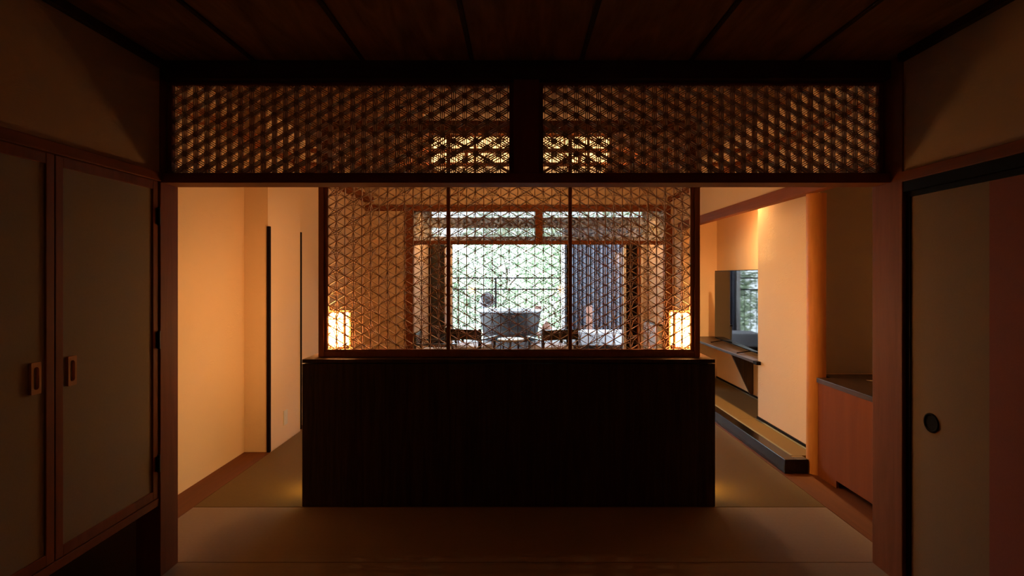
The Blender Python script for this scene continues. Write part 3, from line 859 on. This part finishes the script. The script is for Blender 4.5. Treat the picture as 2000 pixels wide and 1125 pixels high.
# slat fence
fe = thing('slat_fence', 'tall blue-grey fence of vertical louvre slats at the right of the deck', 'fence', (1.9, 10.65, 0))
MB().box(0.93, 3.3, 10.72, 10.76, -0.01, 2.6).build('backing', LOUV, fe)
n = 0; x = 0.95
while x < 3.25:
    b = MB()
    b.lathe(x + 0.035, 10.68, [(0.036, 0.0), (0.036, 2.6)], 10)
    b.build('slat', LOUV, fe)
    x += 0.085; n += 1
MB().cbox(0.87, 0.93, 10.62, 10.76, -0.01, 2.62, 0.004).build('end_post', SILV, fe)
# railing
rl = thing('deck_railing', 'thin black steel railing across the garden edge of the deck', 'railing', (0, 11.5, 0))
for z in (1.364, 1.118, 0.12):
    MB().box(-3.5, 3.5, 11.48, 11.51, z - 0.014, z + 0.014).build('rail', BLKMET, rl)
for x in (-2.4, -0.50, 1.45, 3.2):
    MB().box(x - 0.022, x + 0.022, 11.47, 11.52, -0.01, 1.37).build('post', BLKMET, rl)
for i in range(56):
    x = -3.4 + i * 0.123
    MB().box(x - 0.006, x + 0.006, 11.488, 11.502, 0.12, 1.118).build('baluster', BLKMET, rl)

def tree(cx, cy, z0, z1, r, nl, m, label, seed):
    rnd = random.Random(seed)
    t = thing('garden_tree', label, 'tree', (cx, cy, -1.2), 'garden trees beyond the railing')
    b = MB(); b.lathe(cx, cy, [(0.11, -1.2), (0.08, z0), (0.04, (z0 + z1) / 2)], 10)
    for k in range(7):
        a = rnd.uniform(0, 2 * PI); zz = rnd.uniform(z0, (z0 + z1) / 2)
        b.beam((cx, cy, zz), (cx + r * 0.6 * math.cos(a), cy + r * 0.6 * math.sin(a), zz + rnd.uniform(0.4, 1.1)), 0.035, 0.035)
    b.build('trunk', BARK, t)
    f = MB()
    lobes = [(rnd.uniform(-0.55, 0.55) * r, rnd.uniform(-0.5, 0.5) * r, rnd.uniform(z0 + 0.2 * (z1 - z0), z1 - 0.25 * (z1 - z0)), rnd.uniform(0.45, 0.75) * r) for _ in range(12)]
    for k in range(nl):
        lx, ly, lz, lr = lobes[rnd.randrange(12)]
        th = rnd.uniform(0, 2 * PI); ph = math.acos(rnd.uniform(-1, 1)); rr = lr * rnd.uniform(0.6, 1.0) 
        p = Vector((cx + lx + rr * math.sin(ph) * math.cos(th), cy + ly + rr * math.sin(ph) * math.sin(th), lz + rr * math.cos(ph)))
        u = Vector((rnd.gauss(0, 1), rnd.gauss(0, 1), rnd.gauss(0, 0.6))).normalized()
        v = u.cross(Vector((rnd.gauss(0, 1), rnd.gauss(0, 1), rnd.gauss(0, 1)))).normalized()
        L = rnd.uniform(0.05, 0.10)
        f.add([p - u * L, p + v * L * 0.4, p + u * L, p - v * L * 0.4], [(0, 1, 2, 3)])
    f.build('foliage', m, t)
tree(-2.1, 14.0, -0.9, 3.0, 1.5, 6000, LEAF1, 'bright pale tree close behind the tipped bucket, left in the garden view', 1)
tree(1.3, 14.0, -0.9, 3.2, 1.5, 6000, LEAF2, 'light green tree close behind the right end of the bathtub', 2)
tree(4.7, 14.2, -0.9, 3.6, 1.5, 4000, LEAF1, 'pale tree standing beyond the blue-grey slat fence', 3)
tree(-4.0, 17.8, -0.6, 4.4, 1.75, 4500, LEAF2, 'tall light green tree far left in the garden', 4)
tree(-0.4, 17.8, -1.0, 4.4, 1.75, 7500, LEAF1, 'tall pale tree standing furthest back in the middle of the garden', 5)
tree(3.2, 17.9, -0.8, 4.6, 1.75, 5000, LEAF2, 'tall light green tree far back beside the end of the slat fence', 6)
